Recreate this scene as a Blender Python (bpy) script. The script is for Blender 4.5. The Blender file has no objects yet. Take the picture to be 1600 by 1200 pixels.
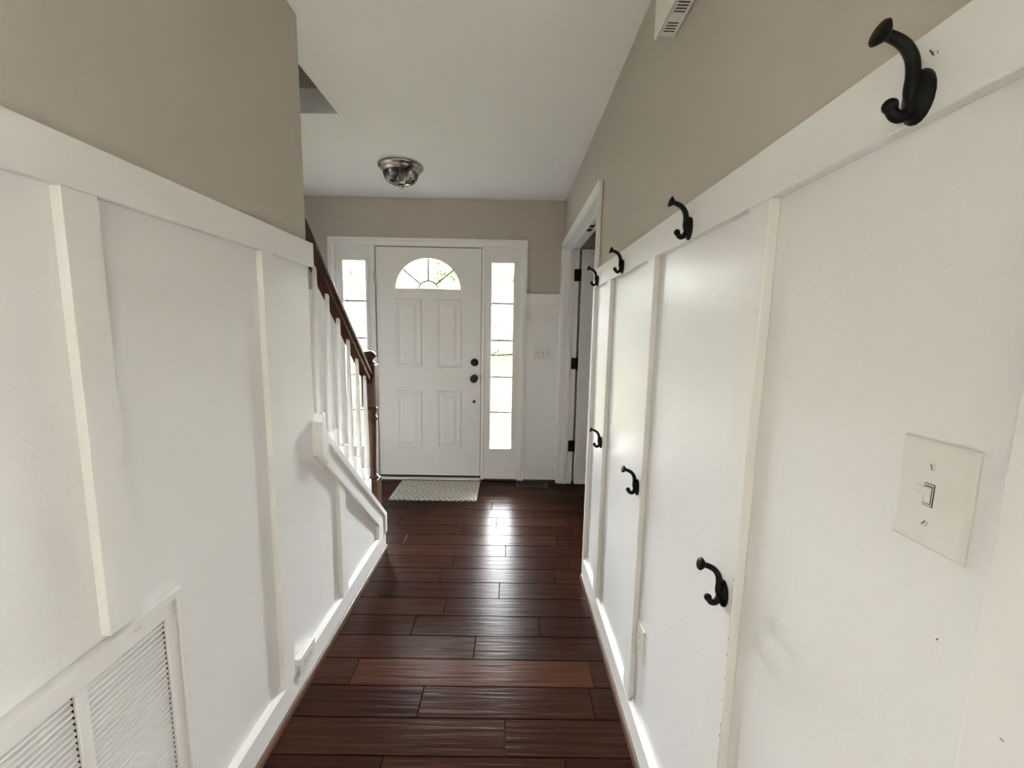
import bpy, bmesh, math, random
from mathutils import Vector, Matrix

random.seed(7)
S = bpy.context.scene
C = S.collection

# ------------------------------------------------------------------ camera
F_PX = 648.33
PITCH, YAW, ROLL, EYE = .1272, .0063, .0188, 1.3593
cy, sy, cp, sp = math.cos(YAW), math.sin(YAW), math.cos(PITCH), math.sin(PITCH)
cr, sr = math.cos(ROLL), math.sin(ROLL)
fw = Vector((sy * cp, cy * cp, -sp))
rt = Vector((cy, -sy, 0))
up = rt.cross(fw)
r2 = rt * cr + up * sr
u2 = up * cr - rt * sr
cam_d = bpy.data.cameras.new('camera')
cam = bpy.data.objects.new('camera', cam_d)
C.objects.link(cam)
cam.matrix_world = Matrix(((r2.x, u2.x, -fw.x, 0), (r2.y, u2.y, -fw.y, 0), (r2.z, u2.z, -fw.z, EYE), (0, 0, 0, 1)))
cam_d.sensor_fit = 'HORIZONTAL'
cam_d.sensor_width = 36
cam_d.lens = F_PX * 36 / 1600
cam_d.clip_start = .02
S.camera = cam

# ------------------------------------------------------------------ sky, exposure
SKY = 50.0
w = bpy.data.worlds.new('sky')
S.world = w
w.use_nodes = True
bg = w.node_tree.nodes['Background']
bg.inputs[0].default_value = (.95, .962, 1.0, 1)
bg.inputs[1].default_value = SKY
S.view_settings.view_transform = 'Standard'
S.view_settings.look = 'None'
S.view_settings.gamma = 1
S.view_settings.use_curve_mapping = False
S.view_settings.exposure = 1.72


def portal(name, loc, direction, sx, sz):
    """A light portal in a window opening: guides the sampling of the sky, gives off no light."""
    l = bpy.data.lights.new(name, 'AREA')
    l.shape = 'RECTANGLE'
    l.size, l.size_y = sx, sz
    l.cycles.is_portal = True
    o = bpy.data.objects.new(name, l)
    C.objects.link(o)
    o.location = loc
    o.rotation_euler = Vector(direction).to_track_quat('-Z', 'Z').to_euler()


# ------------------------------------------------------------------ key dimensions (metres)
XR, XRW = .427, .446          # right wall: face of boards, face of wall
XL, XLW = -.7575, -.7765      # left wall
XLI = -.912                   # stair side of the hall's left wall
D = 3.674                     # back wall
ZC = 2.457                    # ceiling
YL = 1.628                    # end of full-height left wall
ZR0, ZR1 = 1.588, 1.6755      # chair rail
XF = -1.86                    # foyer's far left wall
YN = -.35                     # where the hall opens into the rear room
YRR = -5.2                    # rear wall

portal('portal_sidelight_right', (-.07, D + .05, 1.115), (0, -1, 0), .2, 1.66)
portal('portal_sidelight_left', (-1.352, D + .05, 1.115), (0, -1, 0), .2, 1.66)
portal('portal_fanlight', (-.718, D + .05, 1.84), (0, -1, 0), .6, .3)
portal('portal_rear_window', (3.30, -4.05, 1.25), (-1, 0, 0), 2.1, 2.1)


# ------------------------------------------------------------------ materials
def lin(c):
    return tuple(((v / 255) / 12.92 if v / 255 <= .04045 else ((v / 255 + .055) / 1.055) ** 2.4) for v in c) + (1,)


def mat(name, col, rough=.5, metal=0., spec=.5, bump=None, var=0., coat=0.):
    m = bpy.data.materials.new(name)
    m.use_nodes = True
    nt = m.node_tree
    b = nt.nodes['Principled BSDF']
    b.inputs['Base Color'].default_value = col
    b.inputs['Roughness'].default_value = rough
    b.inputs['Metallic'].default_value = metal
    b.inputs['Specular IOR Level'].default_value = spec
    b.inputs['Coat Weight'].default_value = coat
    if bump or var:
        tc = nt.nodes.new('ShaderNodeTexCoord')
    if bump:
        sc, st, dist = bump
        n = nt.nodes.new('ShaderNodeTexNoise')
        n.inputs['Scale'].default_value = sc
        n.inputs['Detail'].default_value = 3
        nt.links.new(tc.outputs['Object'], n.inputs['Vector'])
        bp = nt.nodes.new('ShaderNodeBump')
        bp.inputs['Strength'].default_value = st
        bp.inputs['Distance'].default_value = dist
        nt.links.new(n.outputs['Fac'], bp.inputs['Height'])
        nt.links.new(bp.outputs['Normal'], b.inputs['Normal'])
    if var:
        n = nt.nodes.new('ShaderNodeTexNoise')
        n.inputs['Scale'].default_value = 2.3
        n.inputs['Detail'].default_value = 4
        nt.links.new(tc.outputs['Object'], n.inputs['Vector'])
        mr = nt.nodes.new('ShaderNodeMapRange')
        mr.inputs['To Min'].default_value = 1 - var
        mr.inputs['To Max'].default_value = 1 + var
        nt.links.new(n.outputs['Fac'], mr.inputs['Value'])
        mx = nt.nodes.new('ShaderNodeMix')
        mx.data_type = 'RGBA'
        mx.blend_type = 'MULTIPLY'
        mx.inputs[0].default_value = 1
        mx.inputs[6].default_value = col
        nt.links.new(mr.outputs[0], mx.inputs[7])
        nt.links.new(mx.outputs[2], b.inputs['Base Color'])
    return m


M = {}
M['taupe'] = mat('taupe_wall_paint', (.525, .475, .41, 1), .62, bump=(260, .12, .002), var=.03)
M['white'] = mat('white_semigloss_paint', (.865, .858, .838, 1), .36, bump=(60, .05, .004), var=.02)
M['panel'] = mat('white_painted_panel', (.87, .865, .848, 1), .30, spec=.42, bump=(130, .20, .0022), var=.02)
M['ceil'] = mat('flat_white_ceiling_paint', (.86, .855, .83, 1), .9, spec=.2, bump=(180, .1, .002))
M['door'] = mat('white_door_paint', (.84, .835, .815, 1), .38, bump=(160, .05, .001))
M['black'] = mat('black_cast_iron', (.004, .004, .004, 1), .42, spec=.18, bump=(300, .25, .0008))
M['blackmetal'] = mat('oil_rubbed_black_metal', (.009, .009, .010, 1), .3, metal=.3)
M['dark'] = mat('dark_void', (.012, .011, .010, 1), .9)
M['plate'] = mat('white_plastic_plate', (.80, .79, .74, 1), .28)
M['nickel'] = mat('brushed_nickel', (.50, .47, .44, 1), .22, metal=1)
M['steel'] = mat('screw_steel', (.6, .59, .56, 1), .3, metal=1)
M['came'] = mat('brass_grey_caming', (.30, .29, .26, 1), .4, metal=.4)
M['lead'] = mat('grey_lead_bar', (.22, .22, .22, 1), .5)
M['slot'] = mat('slot_shadow_black', (.02, .018, .016, 1), .8)
M['concrete'] = mat('porch_concrete', (.16, .155, .145, 1), .9, var=.1)
M['grass'] = mat('lawn_grass', (.030, .031, .012, 1), .95, spec=.0, var=.25, bump=(40, .5, .03))
M['leaf'] = mat('tree_leaves', (.030, .042, .018, 1), .8, spec=.05, var=.25)
M['evergreen'] = mat('sky_screen_foliage', (.050, .052, .038, 1), .9, spec=.0, var=.35, bump=(2.5, 1, .3))
M['bark'] = mat('tree_bark', (.12, .09, .07, 1), .9, bump=(30, .5, .02))
M['carpet'] = mat('pale_carpet', (.50, .45, .38, 1), .95, spec=.1, bump=(300, .5, .004))
M['cream'] = mat('cream_wall_paint', (.52, .47, .39, 1), .7)
M['scuff'] = mat('dark_scuff', (.12, .10, .08, 1), .8)
M['subfloor'] = mat('subfloor_dark', (.03, .018, .012, 1), .6)


def wood(name, base, rough, along='X', use_obj_color=False, ripple=0.):
    m = bpy.data.materials.new(name)
    m.use_nodes = True
    nt = m.node_tree
    L = nt.links.new
    b = nt.nodes['Principled BSDF']
    tc = nt.nodes.new('ShaderNodeTexCoord')
    oi = nt.nodes.new('ShaderNodeObjectInfo')
    ad = nt.nodes.new('ShaderNodeVectorMath')
    ad.operation = 'MULTIPLY_ADD'
    cb = nt.nodes.new('ShaderNodeCombineXYZ')
    L(oi.outputs['Random'], cb.inputs[0]); L(oi.outputs['Random'], cb.inputs[1])
    L(cb.outputs[0], ad.inputs[0])
    ad.inputs[1].default_value = (37, 13, 0)
    L(tc.outputs['Object'], ad.inputs[2])
    mp = nt.nodes.new('ShaderNodeMapping')
    L(ad.outputs[0], mp.inputs['Vector'])
    mp.inputs['Scale'].default_value = {'X': (2.2, 42, 42), 'Z': (42, 42, 2.2), 'Y': (42, 2.2, 42)}[along]
    n = nt.nodes.new('ShaderNodeTexNoise')
    n.inputs['Scale'].default_value = 1.0
    n.inputs['Detail'].default_value = 6
    n.inputs['Roughness'].default_value = .65
    n.inputs['Distortion'].default_value = .6
    L(mp.outputs[0], n.inputs['Vector'])
    ramp = nt.nodes.new('ShaderNodeMapRange')
    ramp.inputs['From Min'].default_value = .25
    ramp.inputs['From Max'].default_value = .75
    ramp.inputs['To Min'].default_value = .62
    ramp.inputs['To Max'].default_value = 1.32
    L(n.outputs['Fac'], ramp.inputs['Value'])
    mx = nt.nodes.new('ShaderNodeMix')
    mx.data_type = 'RGBA'; mx.blend_type = 'MULTIPLY'
    mx.inputs[0].default_value = 1
    mx.inputs[6].default_value = base
    if use_obj_color:
        L(oi.outputs['Color'], mx.inputs[6])
    L(ramp.outputs[0], mx.inputs[7])
    L(mx.outputs[2], b.inputs['Base Color'])
    b.inputs['Roughness'].default_value = rough
    b.inputs['Specular IOR Level'].default_value = .03 if ripple else .4
    if ripple:
        mp2 = nt.nodes.new('ShaderNodeMapping')
        L(ad.outputs[0], mp2.inputs['Vector'])
        mp2.inputs['Scale'].default_value = (3.2, 62, 1)
        n2 = nt.nodes.new('ShaderNodeTexNoise')
        n2.inputs['Scale'].default_value = 1
        n2.inputs['Detail'].default_value = 1.5
        n2.inputs['Distortion'].default_value = .3
        L(mp2.outputs[0], n2.inputs['Vector'])
        bp = nt.nodes.new('ShaderNodeBump')
        bp.inputs['Strength'].default_value = ripple
        bp.inputs['Distance'].default_value = .004
        L(n2.outputs['Fac'], bp.inputs['Height'])
        L(bp.outputs[0], b.inputs['Normal'])
        rr = nt.nodes.new('ShaderNodeMapRange')
        rr.inputs['To Min'].default_value = rough - .06
        rr.inputs['To Max'].default_value = rough + .10
        L(n.outputs['Fac'], rr.inputs['Value'])
        L(rr.outputs[0], b.inputs['Roughness'])
    else:
        bp = nt.nodes.new('ShaderNodeBump')
        bp.inputs['Strength'].default_value = .12
        bp.inputs['Distance'].default_value = .002
        L(n.outputs['Fac'], bp.inputs['Height'])
        L(bp.outputs[0], b.inputs['Normal'])
    return m


M['plank'] = wood('scraped_walnut_plank', (.06, .03, .02, 1), .22, 'X', True, .38)
M['shoe'] = wood('walnut_shoe_moulding', (.115, .058, .036, 1), .35, 'Y')
M['newel'] = wood('stained_newel_wood', (.078, .033, .017, 1), .3, 'Z')
M['rail'] = wood('stained_handrail_wood', (.060, .024, .016, 1), .24, 'Y')
M['tread'] = wood('stained_stair_tread', (.08, .04, .025, 1), .3, 'X')


def glass_mat(name, tint, rough=0.02, ior=1.45, bump=0.):
    m = bpy.data.materials.new(name)
    m.use_nodes = True
    nt = m.node_tree
    nt.nodes.remove(nt.nodes['Principled BSDF'])
    out = nt.nodes['Material Output']
    t = nt.nodes.new('ShaderNodeBsdfTransparent'); t.inputs[0].default_value = tint
    g = nt.nodes.new('ShaderNodeBsdfGlossy'); g.inputs['Roughness'].default_value = rough
    fr = nt.nodes.new('ShaderNodeFresnel'); fr.inputs['IOR'].default_value = ior
    mx = nt.nodes.new('ShaderNodeMixShader')
    nt.links.new(fr.outputs[0], mx.inputs[0])
    nt.links.new(t.outputs[0], mx.inputs[1]); nt.links.new(g.outputs[0], mx.inputs[2])
    nt.links.new(mx.outputs[0], out.inputs[0])
    if bump:
        tc = nt.nodes.new('ShaderNodeTexCoord')
        n = nt.nodes.new('ShaderNodeTexNoise'); n.inputs['Scale'].default_value = 60
        nt.links.new(tc.outputs['Object'], n.inputs['Vector'])
        bp = nt.nodes.new('ShaderNodeBump'); bp.inputs['Strength'].default_value = bump; bp.inputs['Distance'].default_value = .003
        nt.links.new(n.outputs['Fac'], bp.inputs['Height'])
        nt.links.new(bp.outputs[0], g.inputs['Normal']); nt.links.new(bp.outputs[0], fr.inputs['Normal'])
    return m


M['pane'] = glass_mat('clear_window_glass', (.96, .97, .96, 1))
M['bevelled'] = glass_mat('textured_sidelight_glass', (.94, .95, .94, 1), .08, bump=.3)
M['bowl'] = glass_mat('ribbed_lamp_glass', (.72, .72, .70, 1), .10, 3.0)


def mat_rug():
    m = bpy.data.materials.new('grey_diamond_weave')
    m.use_nodes = True
    nt = m.node_tree
    L = nt.links.new
    b = nt.nodes['Principled BSDF']
    b.inputs['Roughness'].default_value = .95
    b.inputs['Specular IOR Level'].default_value = .1
    tc = nt.nodes.new('ShaderNodeTexCoord')
    sx = nt.nodes.new('ShaderNodeSeparateXYZ')
    L(tc.outputs['Object'], sx.inputs[0])

    def math_(op, a, v=None, w_=None):
        n = nt.nodes.new('ShaderNodeMath'); n.operation = op
        for i, q in enumerate((a, v, w_)):
            if q is None:
                continue
            if isinstance(q, (int, float)):
                n.inputs[i].default_value = q
            else:
                L(q, n.inputs[i])
        return n.outputs[0]
    fx = math_('PINGPONG', math_('ADD', sx.outputs[0], .03), .142)
    fy = math_('PINGPONG', math_('ADD', sx.outputs[1], .05), .142)
    s = math_('ADD', fx, fy)
    st = math_('PINGPONG', s, .0215)
    k = math_('DIVIDE', st, .0215)
    mr = nt.nodes.new('ShaderNodeMapRange')
    mr.interpolation_type = 'SMOOTHSTEP'
    mr.inputs['From Min'].default_value = .38
    mr.inputs['From Max'].default_value = .62
    L(k, mr.inputs['Value'])
    mx = nt.nodes.new('ShaderNodeMix'); mx.data_type = 'RGBA'
    mx.inputs[6].default_value = (.30, .285, .245, 1)
    mx.inputs[7].default_value = (.68, .66, .60, 1)
    L(mr.outputs[0], mx.inputs[0])
    L(mx.outputs[2], b.inputs['Base Color'])
    return m


M['rug'] = mat_rug()


# ------------------------------------------------------------------ builders
def origin(p):
    while p.parent:
        p = p.parent
    return p.location


def link(name, me, m, parent=None, smooth=False):
    if m is not None:
        me.materials.append(M[m])
    if smooth:
        for f in me.polygons:
            f.use_smooth = True
    o = bpy.data.objects.new(name, me)
    C.objects.link(o)
    if parent is not None:
        o.parent = parent
        me.transform(Matrix.Translation(-origin(parent)))
    return o


def finish(name, bm, m, parent=None, smooth=False):
    bmesh.ops.recalc_face_normals(bm, faces=bm.faces)
    me = bpy.data.meshes.new(name)
    bm.to_mesh(me)
    bm.free()
    return link(name, me, m, parent, smooth)


def add_box(bm, x0, x1, y0, y1, z0, z1):
    v = [bm.verts.new((x, y, z)) for x in (x0, x1) for y in (y0, y1) for z in (z0, z1)]
    fs = []
    for q in ((0, 1, 3, 2), (4, 6, 7, 5), (0, 4, 5, 1), (2, 3, 7, 6), (0, 2, 6, 4), (1, 5, 7, 3)):
        fs.append(bm.faces.new([v[i] for i in q]))
    return v, fs


def box(name, x0, x1, y0, y1, z0, z1, m, parent=None, bev=0., segs=1):
    bm = bmesh.new()
    add_box(bm, x0, x1, y0, y1, z0, z1)
    if bev:
        bmesh.ops.bevel(bm, geom=list(bm.edges), offset=bev, segments=segs, affect='EDGES', profile=.5)
    return finish(name, bm, m, parent)


def boxes(name, lst, m, parent=None):
    bm = bmesh.new()
    for b in lst:
        add_box(bm, *b)
    return finish(name, bm, m, parent)


def add_prism(bm, poly, axis, a, b):
    """poly: 2-D outline in the two other axes (cyclic order), swept along axis from a to b."""
    def P3(q, t):
        return {'X': (t, q[0], q[1]), 'Y': (q[0], t, q[1]), 'Z': (q[0], q[1], t)}[axis]
    va = [bm.verts.new(P3(q, a)) for q in poly]
    vb = [bm.verts.new(P3(q, b)) for q in poly]
    n = len(poly)
    bm.faces.new(va); bm.faces.new(vb[::-1])
    for i in range(n):
        bm.faces.new((va[i], va[(i + 1) % n], vb[(i + 1) % n], vb[i]))


def prism(name, poly, axis, a, b, m, parent=None, bev=0.):
    bm = bmesh.new()
    add_prism(bm, poly, axis, a, b)
    if bev:
        bmesh.ops.recalc_face_normals(bm, faces=bm.faces)
        bmesh.ops.bevel(bm, geom=list(bm.edges), offset=bev, segments=1, affect='EDGES', profile=.5)
    return finish(name, bm, m, parent)


def add_lathe(bm, prof, cx, cyy, segs=24, axis='Z', base=0.):
    """prof: (radius, position along axis)."""
    rings = []
    for r, t in prof:
        ring = []
        for i in range(segs):
            a = 2 * math.pi * i / segs
            u, v = r * math.cos(a), r * math.sin(a)
            if axis == 'Z':
                p = (cx + u, cyy + v, base + t)
            elif axis == 'Y':
                p = (cx + u, base + t, cyy + v)
            else:
                p = (base + t, cx + u, cyy + v)
            ring.append(bm.verts.new(p))
        rings.append(ring)
    for k in range(len(rings) - 1):
        for i in range(segs):
            bm.faces.new((rings[k][i], rings[k][(i + 1) % segs], rings[k + 1][(i + 1) % segs], rings[k + 1][i]))
    bm.faces.new(rings[0]); bm.faces.new(rings[-1][::-1])


def lathe(name, prof, cx, cyy, m, parent=None, segs=24, axis='Z', base=0., smooth=True):
    bm = bmesh.new()
    add_lathe(bm, prof, cx, cyy, segs, axis, base)
    o = finish(name, bm, m, parent, False)
    if smooth:
        for f in o.data.polygons:
            f.use_smooth = len(f.vertices) == 4
    return o


def add_tube(bm, pts, rad, segs=8, cap=True):
    pts = [Vector(p) for p in pts]
    if not hasattr(rad, '__len__'):
        rad = [rad] * len(pts)
    ref = Vector((0, 1, 0))
    rings = []
    for i, p in enumerate(pts):
        t = (pts[min(i + 1, len(pts) - 1)] - pts[max(i - 1, 0)]).normalized()
        n = ref - t * ref.dot(t)
        if n.length < .05:
            n = Vector((1, 0, 0)) - t * t.x
        n.normalize()
        b = t.cross(n)
        rings.append([bm.verts.new(p + (n * math.cos(2 * math.pi * k / segs) + b * math.sin(2 * math.pi * k / segs)) * rad[i]) for k in range(segs)])
    for a, b in zip(rings, rings[1:]):
        for k in range(segs):
            bm.faces.new((a[k], a[(k + 1) % segs], b[(k + 1) % segs], b[k]))
    if cap:
        bm.faces.new(rings[0]); bm.faces.new(rings[-1][::-1])


def curve_pts(ctrl, n=6):
    """Catmull-Rom through the control points."""
    c = [Vector(p) for p in ctrl]
    c = [c[0] * 2 - c[1]] + c + [c[-1] * 2 - c[-2]]
    out = []
    for i in range(1, len(c) - 2):
        for k in range(n):
            t = k / n
            out.append(.5 * ((2 * c[i]) + (c[i + 1] - c[i - 1]) * t + (2 * c[i - 1] - 5 * c[i] + 4 * c[i + 1] - c[i + 2]) * t * t
                             + (3 * c[i] - c[i - 1] - 3 * c[i + 1] + c[i + 2]) * t ** 3))
    out.append(c[-2])
    return out


def plate_with_holes(name, outer, holes, y0, y1, m, parent=None):
    """An upright slab (XZ outlines) between y0 and y1 with holes cut clean through."""
    bm = bmesh.new()
    loops = []
    for poly in [outer] + holes:
        vs = [bm.verts.new((q[0], y0, q[1])) for q in poly]
        es = [bm.edges.new((vs[i], vs[(i + 1) % len(vs)])) for i in range(len(vs))]
        loops.append(es)
    r = bmesh.ops.triangle_fill(bm, edges=[e for l in loops for e in l], use_beauty=True)
    fs = [g for g in r['geom'] if isinstance(g, bmesh.types.BMFace)]
    ex = bmesh.ops.extrude_face_region(bm, geom=fs)
    bmesh.ops.translate(bm, verts=[g for g in ex['geom'] if isinstance(g, bmesh.types.BMVert)], vec=(0, y1 - y0, 0))
    return finish(name, bm, m, parent)


def rect(x0, x1, z0, z1):
    return [(x0, z0), (x1, z0), (x1, z1), (x0, z1)]


def tag(o, label=None, cat=None, group=None, kind=None):
    if label: o['label'] = label
    if cat: o['category'] = cat
    if group: o['group'] = group
    if kind: o['kind'] = kind
    return o


def empty(name, loc=(0, 0, 0)):
    o = bpy.data.objects.new(name, None)
    o.empty_display_size = .05
    C.objects.link(o)
    o.location = loc
    return o


def copy_tree(o, parent=None):
    c = o.copy()
    C.objects.link(c)
    c.parent = parent
    for ch in [q for q in list(o.children)]:
        copy_tree(ch, c)
    return c


def struct(o, label, cat):
    return tag(o, label, cat, kind='structure')


# ================================================================== FLOOR
floor = struct(boxes('floor', [(-.912, .56, YN, 2.46, -.06, -.013), (-1.95, .56, 2.46, D + .02, -.06, -.013),
                               (.56, 2.6, 1.2, D + .4, -.06, -.013)], 'subfloor'),
               'dark hand-scraped hardwood plank floor running across the hall', 'floor')
struct(box('floor_living_room', -3.6, 3.4, YRR, YN - .001, -.06, 0, 'carpet'), 'pale carpet of the living room behind the viewer', 'floor')
P0, PW = 1.1712, .1325
JOINTS = {0: [.006], 1: [-.306], 2: [-.60, .35], 3: [-.13], 4: [.16], 5: [-.30], 6: [-.034], 7: [.273], 8: [-.316], 9: [-.005],
          10: [.33], 11: [-.31, .45], 12: [-.075], 13: [-.62, .21], 14: [-.12], 15: [-.55, .4], 16: [-.9, .02], 17: [-.4, .3], 18: [-.75, .12]}
rows = range(int((YN - P0) / PW) - 0, int((D - P0) / PW) + 1)
for i in rows:
    y0, y1 = P0 + i * PW, P0 + (i + 1) * PW
    y0, y1 = max(y0, YN), min(y1, D + .004)
    if y1 - y0 < .01:
        continue
    xa, xb = (-1.93 if y1 > 2.475 else XLW - .004), (2.5 if y0 > 2.2 else XRW + .003)
    js = list(JOINTS.get(i, [random.uniform(-.5, .2)]))
    x = min(js)
    while x > xa:
        x -= random.uniform(.55, 1.1)
        js.append(x)
    x = max(js)
    while x < xb:
        x += random.uniform(.55, 1.1)
        js.append(x)
    js = sorted(min(max(j, xa), xb) for j in js)
    for a, b in zip(js, js[1:]):
        if b - a < .015:
            continue
        bm = bmesh.new()
        g = .0006
        add_box(bm, a + g, b - g, y0 + g, y1 - g, -.012, 0)
        top = [e for e in bm.edges if all(v.co.z > -.001 for v in e.verts)]
        bmesh.ops.bevel(bm, geom=top, offset=.0022, segments=1, affect='EDGES', profile=.5)
        o = finish('plank', bm, 'plank', floor)
        k = random.uniform(.82, 1.22)
        t = random.uniform(-.06, .06)
        if i == 2 and abs(a + .6) < .01:
            k, t = 1.75, .02
        o.color = (.036 * k * (1 + t), .0148 * k, .0093 * k * (1 - t), 1)

# ================================================================== CEILING
struct(boxes('ceiling', [(-3.6, 3.4, YRR, YN, ZC, ZC + .12), (XLI, .7, YN, D + .1, ZC, ZC + .12), (-1.95, XLI, 2.313, D + .1, ZC, ZC + .12),
                         (.7, 2.6, 1.2, D + .4, ZC, ZC + .12)], 'ceil'),
       'flat off-white ceiling with an opening over the stairs', 'ceiling')
struct(boxes('wall_stairwell', [(-1.95, XLI + .02, 2.313, 2.42, ZC + .12, 5.0), (XLI, XLI + .1, YN, 2.42, ZC + .12, 5.0),
                                (-1.95, XF, YN - .1, 2.42, ZC, 5.0), (-1.95, XLI, YN - .1, YN, 0, 5.0), (-1.95, XLI + .1, YN - .1, 2.42, 5.0, 5.1)], 'taupe'),
       'dark taupe wall of the stairwell opening above the ceiling', 'wall')

# ================================================================== BACK WALL
back = struct(boxes('wall_back', [(-1.95, -1.545, D, D + .15, 0, ZC), (.11, .7, D, D + .15, 0, ZC), (-1.545, .11, D, D + .15, 2.10, ZC)], 'taupe'),
              'taupe entry wall around the front door with white wainscot at right', 'wall')
box('wainscot_panel', .137, XRW, D - .003, D, .10, ZR0 + .02, 'panel', back)
box('chair_rail', .137, XRW, D - .02, D - .003, 1.597, 1.682, 'white', back, .0015)
box('baseboard', .137, XRW, D - .018, D - .003, .012, .10, 'white', back, .003)
box('shoe_moulding', .137, XRW, D - .030, D - .018, 0, .016, 'shoe', back, .003)
box('wainscot_panel', XF, -1.571, D - .003, D, .10, ZR0 + .02, 'panel', back)
box('chair_rail', XF, -1.571, D - .02, D - .003, 1.597, 1.682, 'white', back, .0015)
box('baseboard', XF, -1.571, D - .018, D - .003, .0, .10, 'white', back, .003)

# foyer left wall
fl = struct(box('wall_foyer', -1.95, XF, YN, D, 0, ZC, 'taupe'), 'far left foyer wall seen between the balusters', 'wall')
box('wainscot_panel', XF, XF + .003, 2.5, D, .1, ZR0, 'panel', fl)
box('chair_rail', XF + .003, XF + .02, 2.5, D, ZR0, ZR1, 'white', fl, .0015)
box('baseboard', XF + .003, XF + .018, 2.5, D, 0, .107, 'white', fl, .002)

# ------------------------------------------------------------------ casing round the entry unit
tr = struct(empty('trim_1', (-.717, D, 0)), 'white casing around the front door and both sidelights', 'door casing')


def casing_profile(w_, t):
    # (across from inner edge, thickness): thin inside, thick outer back band
    return [(0, 0), (0, t * .55), (w_ * .12, t * .7), (w_ * .55, t * .8), (w_ * .62, t * .62), (w_ * .70, t), (w_, t), (w_, 0)]


CW, CT = .056, .018
bm = bmesh.new()
add_prism(bm, [(.081 + a, D - t) for a, t in casing_profile(CW, CT)], 'Z', 0, 2.071)
finish('casing_leg', bm, 'white', tr)
bm = bmesh.new()
add_prism(bm, [(-1.515 - a, D - t) for a, t in casing_profile(CW, CT)], 'Z', 0, 2.071)
finish('casing_leg', bm, 'white', tr)
bm = bmesh.new()
add_prism(bm, [(D - t, 2.071 + a) for a, t in casing_profile(CW, CT)], 'X', -1.571, .137)
finish('casing_head', bm, 'white', tr)
box('mullion_post', -1.206, -1.176, D - .012, D + .10, 0, 2.071, 'white', tr, .002)
box('mullion_post', -.254, -.224, D - .012, D + .10, 0, 2.071, 'white', tr, .002)
box('head_jamb', -1.515, .081, D + .0, D + .10, 2.062, 2.10, 'white', tr)
box('side_jamb', -1.545, -1.515, D, D + .1, 0, 2.10, 'white', tr)
box('side_jamb', .081, .11, D, D + .1, 0, 2.10, 'white', tr)
box('threshold', -1.178, -.252, D - .05, D + .10, 0, .014, 'white', tr, .004)
box('threshold_strip', -1.2, -.235, D - .075, D - .051, 0, .010, 'shoe', tr, .003)
box('shoe_moulding', -.224, .081, D - .03, D - .014, 0, .014, 'shoe', tr, .003)

# ------------------------------------------------------------------ front door
FX, FZ, FR = -.718, 1.703, .285
door = struct(empty('door_1', (-.715, D, 0)), 'white four-panel front door with a half-round fanlight window', 'door')
DX0, DX1, DZ0, DZ1 = -1.170, -.259, .032, 2.055
arc = [(FX + FR * math.cos(a), FZ + FR * .94 * math.sin(a)) for a in [math.pi * i / 36 for i in range(37)]]
plate_with_holes('leaf', rect(DX0, DX1, DZ0, DZ1), [arc], D + .004, D + .046, 'door', door)


def raised_panel(name, x0, x1, z0, z1, parent):
    prof = [(0, 0), (.004, .0065), (.014, .0075), (.020, .006), (.030, .0012), (.044, .0012), (.062, .0065)]
    bm = bmesh.new()
    rings = []
    for ins, h in prof:
        rings.append([bm.verts.new((x, D + .004 - h, z)) for x, z in rect(x0 + ins, x1 - ins, z0 + ins, z1 - ins)])
    for a, b in zip(rings, rings[1:]):
        for k in range(4):
            bm.faces.new((a[k], a[(k + 1) % 4], b[(k + 1) % 4], b[k]))
    bm.faces.new(rings[-1])
    return finish(name, bm, 'door', parent)


for a, b in ((-1.006, -.780), (-.652, -.430)):
    raised_panel('door_panel', a, b, 1.028, 1.618, door)
    raised_panel('door_panel', a, b, .283, .813, door)

# fanlight: rim, hub, spokes, sill, panes
bm = bmesh.new()
arc_pts = lambda r, k=.94, y=D + .0: [(FX + r * math.cos(a), y, FZ + r * k * math.sin(a)) for a in [math.pi * i / 36 for i in range(37)]]
ri, ro = FR - .006, FR + .020
for (ra, rb, ya, yb) in ((ri, ro, D - .008, D + .012),):
    A, B = arc_pts(ra, .94, ya), arc_pts(rb, .95, ya)
    A2, B2 = arc_pts(ra, .94, yb), arc_pts(rb, .95, yb)
    vs = [[bm.verts.new(p) for p in q] for q in (A, B, B2, A2)]
    for i in range(36):
        for k in range(4):
            bm.faces.new((vs[k][i], vs[(k + 1) % 4][i], vs[(k + 1) % 4][i + 1], vs[k][i + 1]))
    for i in (0, 36):
        bm.faces.new([vs[k][i] for k in range(4)])
rim = finish('fanlight_frame', bm, 'door', door)
box('fanlight_sill', FX - ro, FX + ro, D - .009, D + .012, FZ - .020, FZ + .004, 'door', rim, .003)
HUB = .083
bm = bmesh.new()
add_tube(bm, [(FX + HUB * math.cos(a), D + .012, FZ + HUB * .86 * math.sin(a)) for a in [math.pi * i / 20 for i in range(21)]], .0075, 6)
finish('fanlight_hub_bar', bm, 'came', rim)
for deg in (39, 90, 141):
    a = math.radians(deg)
    bm = bmesh.new()
    add_tube(bm, [(FX + HUB * math.cos(a), D + .012, FZ + HUB * .86 * math.sin(a)), (FX + (FR) * math.cos(a), D + .012, FZ + FR * .94 * math.sin(a))], .0075, 6)
    finish('fanlight_spoke', bm, 'came', rim)


def fan_pane(a0, a1, r0, r1):
    n = max(4, int((a1 - a0) / 6))
    o_, i_ = [], []
    for k in range(n + 1):
        a = math.radians(a0 + (a1 - a0) * k / n)
        o_.append((FX + r1 * math.cos(a), FZ + r1 * .94 * math.sin(a)))
        i_.append((FX + r0 * math.cos(a), FZ + r0 * .86 * math.sin(a)))
    poly = o_ + (i_[::-1] if r0 > 0 else [(FX, FZ)])
    bm = bmesh.new()
    add_prism(bm, poly, 'Y', D + .016, D + .020)
    finish('pane', bm, 'pane', rim)


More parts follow.
